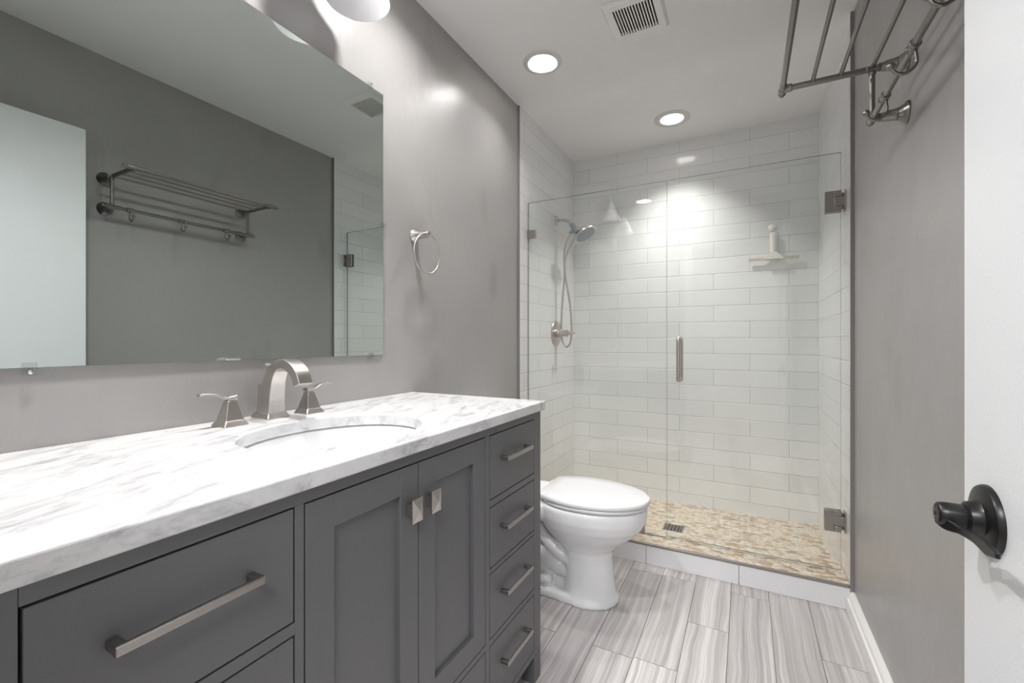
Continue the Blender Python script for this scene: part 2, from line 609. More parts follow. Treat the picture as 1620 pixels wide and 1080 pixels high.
# floor: plank tiles laid with a running offset on grout
def build_floor():
    x0s = [-0.345 + 0.1445 * k for k in range(-6, 6)]
    joints = {-6: 1.85, -5: 1.547, -4: 1.25, -3: 1.547, -2: 1.25, -1: 2.153, 0: 1.5515, 1: 1.8475, 2: 2.1505, 3: 1.64, 4: 1.842, 5: 1.55}
    rnd = random.Random(4)
    mb = MB()
    shifts = []
    g = 0.0012
    for k in range(-6, 6):
        xa, xb = -0.345 + 0.1445 * k + g, -0.345 + 0.1445 * (k + 1) - g
        xa, xb = max(xa, XL), min(xb, XR)
        if xb - xa < 0.01:
            continue
        j = joints[k] - 0.61 * 5
        while j < YE + 0.02:
            a, b = max(j + g, -0.3), min(j + 0.61 - g, YE + 0.02)
            if b - a > 0.01:
                mb.box(xa, xb, a, b, -0.01, 0.0)
                shifts += [rnd.random()] * 6
            j += 0.61
    mb.box(XL - .1, XR + .1, -0.3, YB + .1, -0.10, -0.0012, 1)
    shifts += [0.0] * 6
    o = mb.build('floor', [M['plank'], M['grout']], smooth=0)
    a = o.data.attributes.new('plank_shift', 'FLOAT', 'FACE')
    a.data.foreach_set('value', shifts)
    return struct(o)
build_floor()

# shower pan and curb
struct(MB().box(XTL, XT, YE + 0.20, YB, 0.0005, 0.016).build('floor_shower', M['pebble'], smooth=0))
CZ = 0.1005
cb = MB()
cb.box(XTL, XT, YE + 0.012, YE + 0.21, 0.0005, CZ)
struct(cb.build('trim_2', M['pebble'], bevel=0.004))
ct = MB()
seams = [XTL, -0.8435, -0.4347, -0.0265, XT]
for a, b in zip(seams[:-1], seams[1:]):
    ct.box(a + .0012, b - .0012, YE, YE + 0.012, 0.0005, CZ - 0.011)
struct(ct.build('trim_3', M['curb_tile'], bevel=0.001))
struct(MB().box(XTL, XT - 0.003, YE - 0.002, YE + 0.012, CZ - 0.011, CZ + 0.001).build('trim_4', M['strip'], bevel=0.002))
struct(MB().box(XT - 0.0015, XR + 0.0005, YE - 0.0025, YE + 0.004, 0.079, H).build('trim_5', M['strip'], bevel=0.001))
struct(MB().box(XL - 0.0005, XTL + 0.0015, YE - 0.0025, YE + 0.004, 0.0, H).build('trim_6', M['strip'], bevel=0.001))

def baseboard(name, xw, s, y0, y1):
    prof = [(0, 0), (0.0265, 0), (0.0265, 0.050), (0.0245, 0.053), (0.020, 0.0545), (0.0195, 0.0625), (0.0150, 0.0715), (0.008, 0.078), (0, 0.079)]
    mb = MB().prism([(xw + s * a, z) for a, z in prof], 'Y', y0, y1)
    return struct(mb.build(name, M['trim'], smooth=30))
baseboard('baseboard_right', XR, -1, YF + .01, YE - 0.003)
baseboard('baseboard_left', XL, 1, 1.36, YE - 0.003)

# bathroom door, standing open against the right wall
DXF = 0.266
door = struct(MB().box(DXF, DXF + 0.035, 0.078, 0.8284, 0.012, 2.022).build('door_1', M['door'], bevel=0.0015))
LEVER = [(-0.0478, 0.003, 0.0000), (-0.0425, -0.009, -0.0085), (-0.0345, -0.027, -0.0095), (-0.0295, -0.049, -0.0090), (-0.0280, -0.075, -0.0105), (-0.0275, -0.099, -0.0085)]
def build_handle():
    c = Vector((DXF, 0.757, 0.8765))
    mb = MB()
    mb.lathe([(0.0425, 0), (0.0425, 0.003), (0.0405, 0.0065), (0.034, 0.009), (0.0225, 0.0105), (0.0205, 0.014), (0.019, 0.021), (0.0165, 0.0225)], c, (-1, 0, 0), 48)
    rose = mb.build('door_handle', M['black'], door, smooth=30)
    # lever: stubby spindle boss with a wave-shaped blade running back towards the hinge
    lv = MB()
    lv.lathe([(0.0135, 0.019), (0.0147, 0.022), (0.0150, 0.040), (0.0142, 0.047), (0.0120, 0.0495), (0.005, 0.050)], c, (-1, 0, 0), 32)
    path = smoothpath([c + Vector(p) for p in LEVER], 6)
    n = len(path)
    hs = [0.0255, 0.0165, 0.0095, 0.0115, 0.0150, 0.007]
    sizes = []
    for i in range(n):
        q = i / 6
        k = min(int(q), 4)
        hgt = hs[k] + (hs[k + 1] - hs[k]) * (q - k)
        sizes.append((hgt, 0.0065 - 0.0022 * i / (n - 1)))
    lv.sweep_rect(path, sizes, (0, 0, 1))
    lev = lv.build('lever', M['black'], rose, bevel=0.0018, seg=3)
    MB().lathe([(0.0022, 0), (0.0022, 0.001)], c + Vector((-0.0498, 0, 0)), (-1, 0, 0), 16).build('pin_hole_shade', M['dark'], rose)  # black disc painted for the shade in the pin hole
build_handle()

# ------------------------------------------------------------------ vanity
van = thing('vanity_cabinet', 'charcoal grey bathroom vanity cabinet with shaker doors and drawers under the marble', 'cabinet', ((XL + XF) / 2, 0.713, 0))
VY0, VY1 = 0.100, 1.3258
b = MB()
b.box(XL + .004, XF - 0.022, VY0 + .004, VY1 - .002, 0.088, ZCB - 0.16)
b.box(XL + .004, XF - 0.022, VY0 + .004, VY0 + .022, ZCB - 0.16, ZCB)
b.box(XL + .004, XF - 0.022, VY1 - .02, VY1 - .002, ZCB - 0.16, ZCB)
b.box(XL + .004, XL + .02, VY0 + .022, VY1 - .02, ZCB - 0.16, ZCB)
b.build('body', M['cabinet'], van, bevel=0.001)
ff = MB()
XB = XF - 0.022
def fr(y0, y1, z0, z1):
    ff.box(XB, XF, y0, y1, z0, z1)
fr(VY0, 0.1465, 0.088, ZCB); fr(1.2785, VY1, 0.088, ZCB)              # outer stiles
fr(0.1465, 1.2785, 0.8495, ZCB); fr(0.1465, 1.2785, 0.088, 0.107)      # top and bottom rails
fr(0.4315, 0.4465, 0.107, 0.8495); fr(0.9800, 0.9995, 0.107, 0.8495)   # inner stiles
for z0, z1 in ((0.2915, 0.3065), (0.4815, 0.4935), (0.6575, 0.6755)):
    dz = 0.0 if z0 < 0.4 else (0.001 if z0 < .6 else 0.010)
    fr(0.1465, 0.4315, z0, z1)
    fr(0.9995, 1.2785, z0 + dz * 0, z1)
fr(0.4465, 0.9800, 0.2915, 0.3065)
ff.build('face_frame', M['cabinet'], van, bevel=0.0008)
for yy in (VY0, VY1 - 0.047):
    for xx in (XL + .006, XF - 0.047):
        MB().box(xx, xx + 0.047, yy, yy + 0.047, 0.0, 0.088).build('leg', M['cabinet'], van, bevel=0.001)

def pull(cy, cz, parent, length=0.160):
    a, d, pr = length / 2, 0.0115, 0.026
    x0 = XF + pr
    mb = MB()
    # rounded bar and two square posts in one bent strip
    pts = [(XF - 0.0005, cy - a + d / 2, cz), (x0 - 0.009, cy - a + d / 2, cz)]
    mb.box(XF - 0.0002, x0 - 0.001, cy - a, cy - a + d, cz - d / 2, cz + d / 2)
    mb.box(XF - 0.0002, x0 - 0.001, cy + a - d, cy + a, cz - d / 2, cz + d / 2)
    mb.box(x0 - 0.0065, x0, cy - a - 0.0005, cy + a + 0.0005, cz - d / 2 - 0.0003, cz + d / 2 + 0.0003)
    return mb.build('handle', M['pewter'], parent, bevel=0.0022, seg=3)

G = 0.0028
def drawer(y0, y1, z0, z1, wide=False):
    o = MB().box(XF - 0.020, XF, y0 + G, y1 - G, z0 + G, z1 - G).build('drawer', M['cabinet'], van, bevel=0.001)
    pull((y0 + y1) / 2, z0 + (z1 - z0) * 0.58, o)
    return o
ZS = [(0.107, 0.2915), (0.3065, 0.4815), (0.4935, 0.6575), (0.6755, 0.8495)]
for z0, z1 in ZS:
    drawer(0.9995, 1.2785, z0, z1)
    drawer(0.1465, 0.4315, z0, z1)
drawer(0.4465, 0.9800, 0.107, 0.2915)

def knob(cy, cz, parent):
    mb = MB()
    x1 = XF + 0.026
    w, h = 0.0155, 0.0235
    mb.box(XF - 0.0002, x1 - 0.006, cy - 0.0085, cy + 0.0085, cz - 0.012, cz + 0.012)
    bm = mb.bm
    q = [(-1, -1), (1, -1), (1, 1), (-1, 1)]
    r0 = [bm.verts.new((x1 - 0.006, cy + a * w, cz + c * h)) for a, c in q]
    r1 = [bm.verts.new((x1 - 0.003, cy + a * w, cz + c * h)) for a, c in q]
    ap = bm.verts.new((x1 + 0.003, cy, cz))
    bm.faces.new(r0)
    for i in range(4):
        j = (i + 1) % 4
        bm.faces.new((r0[i], r0[j], r1[j], r1[i]))
        bm.faces.new((r1[i], r1[j], ap))
    return mb.build('knob', M['nickel'], parent, smooth=0)

def cab_door(y0, y1, z0, z1, ky):
    y0 += G / 2; y1 -= G / 2; z0 += G; z1 -= G
    s = 0.0535
    mb = MB()
    mb.box(XF - 0.020, XF, y0, y0 + s, z0, z1).box(XF - 0.020, XF, y1 - s, y1, z0, z1)
    mb.box(XF - 0.020, XF, y0 + s, y1 - s, z0, z0 + s).box(XF - 0.020, XF, y0 + s, y1 - s, z1 - s, z1)
    o = mb.build('door', M['cabinet'], van, bevel=0.0007)
    MB().box(XF - 0.018, XF - 0.009, y0 + s - 0.002, y1 - s + 0.002, z0 + s - 0.002, z1 - s + 0.002).build('door_panel', M['cabinet'], o)
    knob(ky, 0.7625, o)
cab_door(0.4465 + G / 2, 0.7140, 0.3065, 0.8495, 0.6840)
cab_door(0.7140, 0.9800 - G / 2, 0.3065, 0.8495, 0.7440)

# marble counter with an oval cut-out
SKX, SKY, SKA, SKB = -0.808, 0.692, 0.167, 0.205
def build_counter():
    mb = MB(); mb.bm.free()
    bm = plate_with_holes([(XL + .001, 0.085), (-0.5821, 0.085), (-0.5821, 1.3335), (XL + .001, 1.3335)], [ellipse(SKX, SKY, SKA, SKB, 72)], ZCB)
    r = bmesh.ops.extrude_face_region(bm, geom=bm.faces[:])
    bmesh.ops.translate(bm, vec=(0, 0, ZC - ZCB), verts=[g for g in r['geom'] if isinstance(g, bmesh.types.BMVert)])
    mb.bm = bm
    o = mb.build('countertop', M['marble'], bevel=0.004, seg=3, smooth=30)
    return tag(o, 'white marble vanity countertop with grey veins and an oval cut-out', 'countertop')
build_counter()

def build_basin():
    sink = thing('sink', 'oval white undermount sink set into the marble countertop', 'sink', (SKX, SKY, ZCB - 0.15))
    rings = []
    zt = ZCB - 0.0005
    inner = [(1.05, 0.0), (1.00, -0.004), (0.985, -0.03), (0.95, -0.065), (0.87, -0.10), (0.70, -0.125), (0.42, -0.138), (0.14, -0.142)]
    outer = [(0.14, -0.152), (0.45, -0.148), (0.76, -0.135), (0.93, -0.108), (1.01, -0.068), (1.045, -0.02), (1.08, -0.010), (1.08, 0.0)]
    for s, dz in inner + outer:
        rings.append(ellipse(SKX, SKY, SKA * s + 0.002, SKB * s + 0.002, 64, zt + dz))
    mb = MB(); mb.rings(rings, False, False)
    # join last ring to first
    bm = mb.bm; bm.verts.ensure_lookup_table()
    n = 64; last = len(rings) - 1
    for i in range(n):
        a, b2 = bm.verts[last * n + i], bm.verts[last * n + (i + 1) % n]
        c, d = bm.verts[(i + 1) % n], bm.verts[i]
        bm.faces.new((a, b2, c, d))
    mb.build('basin', M['porcelain'], sink, smooth=50)
    MB().lathe([(0.031, 0), (0.031, 0.002), (0.024, 0.004), (0.017, 0.001), (0.015, 0.006), (0.001, 0.008)], (SKX, SKY, zt - 0.1425), seg=32).build('drain', M['nickel'], sink)
build_basin()

def sq(cx, cy, hx, hy, z):
    return [(cx - hx, cy - hy, z), (cx + hx, cy - hy, z), (cx + hx, cy + hy, z), (cx - hx, cy + hy, z)]

def build_faucet():
    fx, fy = -1.083, 0.712
    f = thing('faucet', 'brushed nickel widespread faucet with arched spout and two lever handles behind the sink', 'faucet', (fx, fy, ZC))
    mb = MB()
    cx = fx
    mb.rings([sq(cx, fy, .036, .030, ZC), sq(cx, fy, .036, .030, ZC + .003), sq(cx - .001, fy, .030, .0245, ZC + .014), sq(cx - .001, fy, .0285, .023, ZC + .0145)])
    # square column leaning into an arch
    path = smoothpath([(-1.080, fy, ZC + .012), (-1.075, fy, ZC + .055), (-1.065, fy, ZC + .098), (-1.046, fy, ZC + .127), (-1.018, fy, ZC + .1400),
                       (-0.989, fy, ZC + .133), (-0.967, fy, ZC + .114), (-0.955, fy, ZC + .088)], 6)
    n = len(path)
    wid = [(0.046 - 0.008 * min(1, i / 14) + 0.0, 0.050 - 0.026 * min(1, i / 20) - 0.0 * i) for i in range(n)]
    mb.sweep_rect(path, [(w, t) for w, t in wid], (0, 1, 0))
    # rear block that carries the lift rod
    mb.rings([sq(-1.100, fy, .012, .020, ZC + .010), sq(-1.0985, fy, .0105, .0165, ZC + .085)])
    mb.build('spout', M['nickel'], f, bevel=0.0016, seg=2, smooth=25)
    rod = MB()
    rod.box(-1.0985, -1.0945, fy - .002, fy + .002, ZC + .080, ZC + .128)
    rod.rings([sq(-1.0965, fy, .003, .003, ZC + .122), sq(-1.0965, fy, .008, .008, ZC + .134), sq(-1.0965, fy, .008, .008, ZC + .1375)])
    rod.build('lift_rod', M['nickel'], f, bevel=0.0006)
    for cy, s in ((0.5985, -1), (0.8085, 1)):
        cx = -1.060
        h = MB()
        h.rings([sq(cx, cy, .0275, .0275, ZC), sq(cx, cy, .0275, .0275, ZC + .002), sq(cx, cy, .0215, .0215, ZC + .0125), sq(cx, cy, .0205, .0205, ZC + .0135),
                 sq(cx, cy, .0095, .0095, ZC + .058), sq(cx, cy, .0080, .0080, ZC + .0590)])
        hd = h.build('handle', M['nickel'], f, bevel=0.0012, smooth=25)
        l = MB()
        y0 = cy - s * 0.012
        pth = smoothpath([(cx, y0, ZC + .0645), (cx, cy + s * .004, ZC + .0635), (cx, cy + s * .016, ZC + .0655), (cx, cy + s * .032, ZC + .0730), (cx, cy + s * .052, ZC + .0765), (cx, cy + s * .068, ZC + .0760)], 5)
        nn = len(pth)
        l.sweep_rect(pth, [(0.021 - 0.006 * i / (nn - 1), 0.0105 - 0.0055 * min(1, i / 10)) for i in range(nn)], (1, 0, 0))
        l.build('lever', M['nickel'], hd, bevel=0.0012, seg=2)
build_faucet()

# ------------------------------------------------------------------ mirror and its clips
def build_mirror():
    y0, y1, z0, z1 = 0.240, 1.1713, 1.0500, 1.9747
    m = MB()
    m.box(XL + 0.002, XL + 0.006, y0, y1, z0, z1, 1)
    bm = m.bm
    for fc in bm.faces:
        if fc.calc_center_median().x > XL + 0.0059:
            fc.material_index = 0
    o = tag(m.build('wall_mirror', [M['mirror'], M['mirror_edge']], smooth=0), 'large frameless wall mirror above the marble countertop', 'mirror')
    def clip(y, z, dy, dz):
        k = MB()
        # L-shaped lip over the glass and a screwed tab on the wall
        if dz:
            k.box(XL + .0005, XL + .010, y - .0095, y + .0095, z + dz * .002, z + dz * .014)
            k.box(XL + .0062, XL + .010, y - .0095, y + .0095, z - dz * .009, z + dz * .002)
            sc = (XL + .010, y, z + dz * .008)
        else:
            k.box(XL + .0005, XL + .010, y + dy * .002, y + dy * .014, z - .0095, z + .0095)
            k.box(XL + .0062, XL + .010, y - dy * .009, y + dy * .002, z - .0095, z + .0095)
            sc = (XL + .010, y + dy * .008, z)
        c = k.build('mirror_clip', M['clear_plastic'], o, bevel=0.0008)
        MB().lathe([(0.0040, 0), (0.0036, 0.0016), (0.0012, 0.0022)], sc, (1, 0, 0), 16).build('screw', M['chrome'], c)
    clip(0.294, z0, 0, -1); clip(1.1165, z0, 0, -1); clip(1.1108, z1, 0, 1); clip(0.30, z1, 0, 1); clip(y1, 1.5109, 1, 0)
build_mirror()

# ------------------------------------------------------------------ towel ring
def build_ring():
    y, z = 1.3434, 1.5085
    t = thing('towel_ring', 'brushed nickel towel ring on the left wall beside the mirror', 'towel ring', (XL, y, z))
    p = MB()
    p.lathe([(0.0245, 0), (0.0245, 0.003), (0.0205, 0.008), (0.0145, 0.022), (0.0115, 0.045), (0.0105, 0.058), (0.0125, 0.060), (0.0130, 0.064), (0.0130, 0.072), (0.0115, 0.076), (0.0065, 0.0775)], (XL, y, z), (1, 0, 0), 32)
    p.build('post', M['nickel'], t, smooth=30)
    MB().torus((XL + 0.066, y, z - 0.074), (1, 0, -0.03), 0.0765, 0.0037, 64, 12).build('ring', M['nickel'], t)
build_ring()

# ------------------------------------------------------------------ vanity light
def build_sconce():
    X, Z = -1.0214, 2.1155
    t = thing('vanity_light', 'three-shade vanity light with white glass bell shades above the mirror', 'wall light', (XL, 0.7126, 2.33))
    MB().box(XL + .0005, XL + .020, 0.40, 1.025, 2.305, 2.365).build('back_plate', M['nickel'], t, bevel=0.006, seg=3)
    for y in (0.4826, 0.7126, 0.9426):
        a = MB()
        a.tube(smoothpath([(XL + .015, y, 2.335), (XL + .07, y, 2.345), (X, y, 2.330), (X, y, 2.285)], 6), 0.0075, 12)
        a.lathe([(0.010, 0.045), (0.024, 0.035), (0.0265, 0.0)], (X, y, 2.245), (0, 0, 1), 28)
        a.build('arm', M['nickel'], t)
        s = MB()
        prof = [(0.0230, 2.262), (0.0290, 2.252), (0.0375, 2.232), (0.0480, 2.205), (0.0610, 2.175), (0.0760, 2.147), (0.0880, 2.127), (0.0943, 2.1155)]
        inner = [(r - 0.0035, z) for r, z in reversed(prof)]
        full = [(r, z) for r, z in prof] + inner
        s.lathe([(r, z) for r, z in full], (X, y, 0), (0, 0, 1), 48, close=False)
        sh = s.build('shade', M['shade'], t, smooth=60)
        bl = MB()
        bl.lathe([(0.014, 0.118), (0.015, 0.085), (0.022, 0.065), (0.0285, 0.045), (0.030, 0.030), (0.0265, 0.014), (0.017, 0.004), (0.004, 0.0)], (X, y, Z + 0.010), (0, 0, 1), 32)
        bl.build('bulb', M['bulb'], t)
build_sconce()

# ------------------------------------------------------------------ recessed ceiling lights and vent
SPREAD = 140
def can_light(x, y, label, gimbal=False, shower=False, power=1.0):
    t = thing('ceiling_light', label, 'ceiling light', (x, y, H), 'recessed ceiling lights')
    r = MB()
    ro = 0.094 if not shower else 0.104
    r.lathe([(CR - 0.004, 0.004), (CR - 0.004, -0.004), (CR + 0.002, -0.008), (ro - 0.006, -0.006), (ro, -0.001), (ro, -0.0002), (CR - 0.001, -0.0002), (CR - 0.001, 0.004)], (x, y, H), (0, 0, 1), 56, close=False)
    r.build('trim_ring', M['ring'], t, smooth=40)
    b = MB()
    b.lathe([(CR - 0.002, 0.0), (CR - 0.004, 0.078), (CR - 0.001, 0.078), (CR - 0.001, 0.0)], (x, y, H + 0.002), (0, 0, 1), 48, close=False)
    b.build('baffle', M['plastic'], t, smooth=40)
    dz = 0.030 if not shower else 0.006
    c = Vector((x, y, H + dz + (0.012 if gimbal else 0)))
    ax = Vector((0.28, -0.10, -1)) if gimbal else Vector((0, 0, -1))
    rl = CR - (0.012 if gimbal else 0.006)
    l = MB().lathe([(rl, 0), (rl, 0.003), (rl * 0.9, 0.006), (0.001, 0.008)], c, ax, 40)
    l.build('lens', M['lens'], t, smooth=40)
    ld = bpy.data.lights.new('downlight', 'AREA')
    ld.shape = 'DISK'; ld.size = 2 * rl * 0.9
    ld.spread = R(98 if shower else SPREAD)
    ld.energy = CAN_POWER * power
    ld.color = (1.0, 0.965, 0.925) if shower else (1.0, 0.98, 0.965)
    lo = bpy.data.objects.new('downlight', ld)
    C.objects.link(lo)
    lo.parent = t
    lo.location = c + ax.normalized() * 0.0095 - Vector((x, y, H))
    lo.rotation_mode = 'QUATERNION'
    lo.rotation_quaternion = Vector((0, 0, -1)).rotation_difference(ax)
    if gimbal:
        MB().torus(c, ax, rl + 0.003, 0.004, 48, 8).build('gimbal_ring', M['plastic'], t)
    else:
        pass
    # housing cap so that no light leaks above the lens
    MB().lathe([(CR - 0.0015, 0.0), (CR - 0.0015, 0.004)], (x, y, H + 0.076), (0, 0, 1), 40).build('housing', M['plastic'], t)
    return t
can_light(*CANS[0], 'recessed ceiling light with tilted lens near the grey wall, outside the shower', gimbal=True, power=0.33)
can_light(*CANS[1], 'recessed ceiling light over the shower stall', shower=True, power=0.43)
can_light(*CANS[2], 'recessed ceiling light over the vanity counter, above the mirror end', power=0.60)
can_light(*CANS[3], 'recessed ceiling light over the vanity nearest the doorway', power=1.15)

def build_vent():
    x0, x1, y0, y1 = -0.516, -0.286, 1.725, 1.957
    t = thing('ceiling_vent', 'square white exhaust fan grille with dark slots in the ceiling', 'vent', ((x0 + x1) / 2, (y0 + y1) / 2, H))
    a0, a1, b0, b1 = -0.4795, -0.3185, 1.7610, 1.9210
    zb, zt = H - 0.014, H - 0.0003
    m = MB()
    def prof(xa, xb, ya, yb, z):
        return [(xa, ya, z), (xb, ya, z), (xb, yb, z), (xa, yb, z)]
    m.rings([prof(x0, x1, y0, y1, zt), prof(x0, x1, y0, y1, H - .004), prof(x0 + .008, x1 - .008, y0 + .008, y1 - .008, zb),
             prof(a0, a1, b0, b1, zb), prof(a0, a1, b0, b1, zt)], False, False)
    m.build('frame', M['plastic'], t, smooth=0)
    MB().box(a0 - .002, a1 + .002, b0 - .002, b1 + .002, zt - .0012, zt).build('duct_shade_plate', M['dark'], t, smooth=0)  # black backing plate, painted shade of the duct behind the slats
    n = 14
    pit = (a1 - a0) / n
    s = MB()
    for i in range(n + 1):
        xx = a0 + pit * i
        s.box(max(xx - 0.0026, a0), min(xx + 0.0026, a1), b0, b1, zb + .0005, zb + .0035)
    s.build('grille', M['plastic'], t, smooth=0)
build_vent()

# ------------------------------------------------------------------ towel rack on the right wall
def build_rack():
    Y0, Y1 = 0.935, 1.567
    ZU, ZL, XB2 = 1.862, 1.722, 0.314
    XF2 = 0.0995
    t = thing('towel_rack', 'antique nickel train-style towel rack with hooks on the right wall', 'towel rack', (XR, (Y0 + Y1) / 2, ZL))
    mat = M['rack_metal']
    def flange(y, z):
        mb = MB()
        mb.lathe([(0.031, 0), (0.031, 0.003), (0.029, 0.006), (0.0235, 0.010), (0.0195, 0.016), (0.0165, 0.0215), (0.0168, 0.024), (0.0155, 0.026), (0.0140, 0.045), (0.0105, 0.0565), (0.0118, 0.058), (0.0118, 0.061), (0.0092, 0.0625), (0.0090, 0.078)], (XR - .0003, y, z), (-1, 0, 0), 32)
        return mb.build('wall_flange', mat, t, smooth=30)
    for y in (Y0, Y1):
        flange(y, ZU); flange(y, ZL)
        a = MB()
        a.cyl((XR - 0.07, y, ZU), (XF2, y, ZU), 0.0085, None, 20)
        for xc in (XB2 - 0.012, XB2 + 0.013):
            a.torus((xc, y, ZU), (1, 0, 0), 0.0088, 0.0018, 24, 8)
        a.lathe([(0.0105, -0.014), (0.0118, -0.012), (0.0118, 0.010), (0.0100, 0.012)], (XF2 + .012, y, ZU), (1, 0, 0), 20)
        a.sphere((XF2, y, ZU), 0.0125, 16)
        a.build('shelf_arm', mat, t, smooth=35)
        p = MB()
        p.cyl((XB2, y, ZL), (XB2, y, ZU), 0.0070, None, 18)
        for zc in (ZU - 0.014, ZL + 0.014):
            p.lathe([(0.0078, -0.004), (0.0092, -0.002), (0.0092, 0.002), (0.0078, 0.004)], (XB2, y, zc), (0, 0, 1), 18)
        p.build('post', mat, t, smooth=35)
    def rail(x, z, r, y0, y1, cap, name):
        mb = MB()
        mb.cyl((x, y0, z), (x, y1, z), r, None, 18)
        if cap:
            for y, s in ((y0, -1), (y1, 1)):
                mb.lathe([(r, -0.050), (r + .002, -0.049), (r + .002, -0.003), (r + .0035, -0.001), (r + .0035, 0.004), (r + .001, 0.007), (r - .001, 0.010), (r + .0005, 0.014), (r - .001, 0.019), (0.002, 0.022)], (x, y, z), (0, s, 0), 20)
        return mb.build(name, mat, t, smooth=35)
    rail(XF2, ZU, 0.0078, Y0 - 0.022, Y1 + 0.022, True, 'shelf_rail')
    for x in (0.1746, 0.2420, XB2):
        rail(x, ZU + 0.003, 0.0056, Y0, Y1, False, 'shelf_rail')
    rail(XB2, ZL, 0.0072, Y0 - 0.018, Y1 + 0.020, True, 'hook_bar')
    for y in (1.003, 1.222, 1.442):
        hk = MB()
        hk.lathe([(0.0085, -0.014), (0.0105, -0.0125), (0.0115, -0.011), (0.0100, -0.009), (0.0098, 0.009), (0.0115, 0.011), (0.0105, 0.0125), (0.0085, 0.014)], (XB2, y, ZL), (0, 1, 0), 24)
        pth = smoothpath([(XB2 + .003, y, ZL - .006), (XB2 + .0045, y, ZL - .022), (XB2 + .005, y, ZL - .036), (XB2 - .004, y, ZL - .049), (XB2 - .018, y, ZL - .054), (XB2 - .030, y, ZL - .048), (XB2 - .036, y, ZL - .037)], 6)
        hk.tube(pth, 0.0036, 12)
        hk.sphere((XB2 - .037, y, ZL - .032), 0.0082, 18)
        hk.build('hook', mat, t, smooth=50)
build_rack()

# ------------------------------------------------------------------ shower glass
GX0, GXM, GX1, GZ1 = -1.133, -0.3532, 0.3640, 1.9135
def pane(mb, x0, x1, z0, z1):
    mb.box(x0, x1, YG - 0.0045, YG + 0.0045, z0, z1, 0)
    for fc in mb.bm.faces:
        if abs(fc.normal.y) < 0.5 if fc.normal.length else False:
            fc.material_index = 1
    return mb

def build_glass():
    def panel(name, x0, x1, z0, parent):
        mb = MB().box(x0, x1, YG - 0.0045, YG + 0.0045, z0, GZ1)
        for fc in mb.bm.faces:
            fc.normal_update()
            if abs(fc.normal.y) < 0.5:
                fc.material_index = 1
        return mb.build(name, [M['glass'], M['glass_edge']], parent, smooth=0)
    f = thing('fixed_glass_panel', 'fixed clear glass shower panel beside the left tiled wall', 'shower panel', ((GX0 + GXM) / 2, YG, CZ))
    panel('glass', GX0, GXM - 0.002, CZ + 0.002, f)
    MB().box(XTL + .0003, GX0 + 0.047, YG - 0.011, YG + 0.011, 1.703, 1.750).build('wall_clip', M['pewter'], f, bevel=0.0015)
    MB().box(-0.512, -0.462, YG - 0.011, YG + 0.011, CZ + 0.0003, CZ + 0.046).build('curb_clip', M['pewter'], f, bevel=0.0015)
    d = thing('shower_door', 'hinged clear glass shower door with a bar handle', 'shower door', ((GXM + GX1) / 2, YG, CZ))
    panel('glass', GXM + 0.002, GX1, CZ + 0.010, d)
    h = MB()
    hx, z0, z1 = -0.2915, 0.905, 1.110
    for s in (-1, 1):
        yb = YG + s * 0.048
        h.tube(smoothpath([(hx, YG + s * .0046, z0), (hx, YG + s * .030, z0 - .001), (hx, yb - s * .004, z0 + .003), (hx, yb, z0 + .014), (hx, yb, (z0 + z1) / 2), (hx, yb, z1 - .014), (hx, yb - s * .004, z1 - .003), (hx, YG + s * .030, z1 + .001), (hx, YG + s * .0046, z1)], 6), 0.0105, 16)
        for z in (z0, z1):
            h.lathe([(0.013, 0), (0.013, 0.003), (0.011, 0.004)], (hx, YG + s * .0046, z), (0, s, 0), 20)
    h.build('handle', M['nickel'], d, smooth=40)
    for zc in (1.7015, 0.322):
        k = MB()
        hh = 0.0465
        xl, xr = 0.3040, 0.3665
        # clamp plates on both faces of the glass, notched around the knuckle
        for s in (-1, 1):
            ya, yb = sorted((YG + s * 0.0047, YG + s * 0.0125))
            k.box(xl, xl + .034, ya, yb, zc - hh, zc + hh)
            k.box(xl + .034, xr - .002, ya, yb, zc - hh, zc - .0215)
            k.box(xl + .034, xr - .002, ya, yb, zc + .0215, zc + hh)
        hn = k.build('hinge', M['pewter'], d, bevel=0.0016)
        k = MB()
        k.box(xl + .0375, XT - .003, YG - 0.0105, YG + 0.0105, zc - .0200, zc + .0200)
        k.cyl((xr + .001, YG, zc - .036), (xr + .001, YG, zc + .036), 0.0052, None, 16)
        k.build('knuckle', M['pewter'], hn, bevel=0.0012)
        MB().box(XT - .0055, XT - .0003, YG - .026, YG + .026, zc - hh + .004, zc + hh - .004).build('wall_plate', M['pewter'], hn, bevel=0.0012)
build_glass()

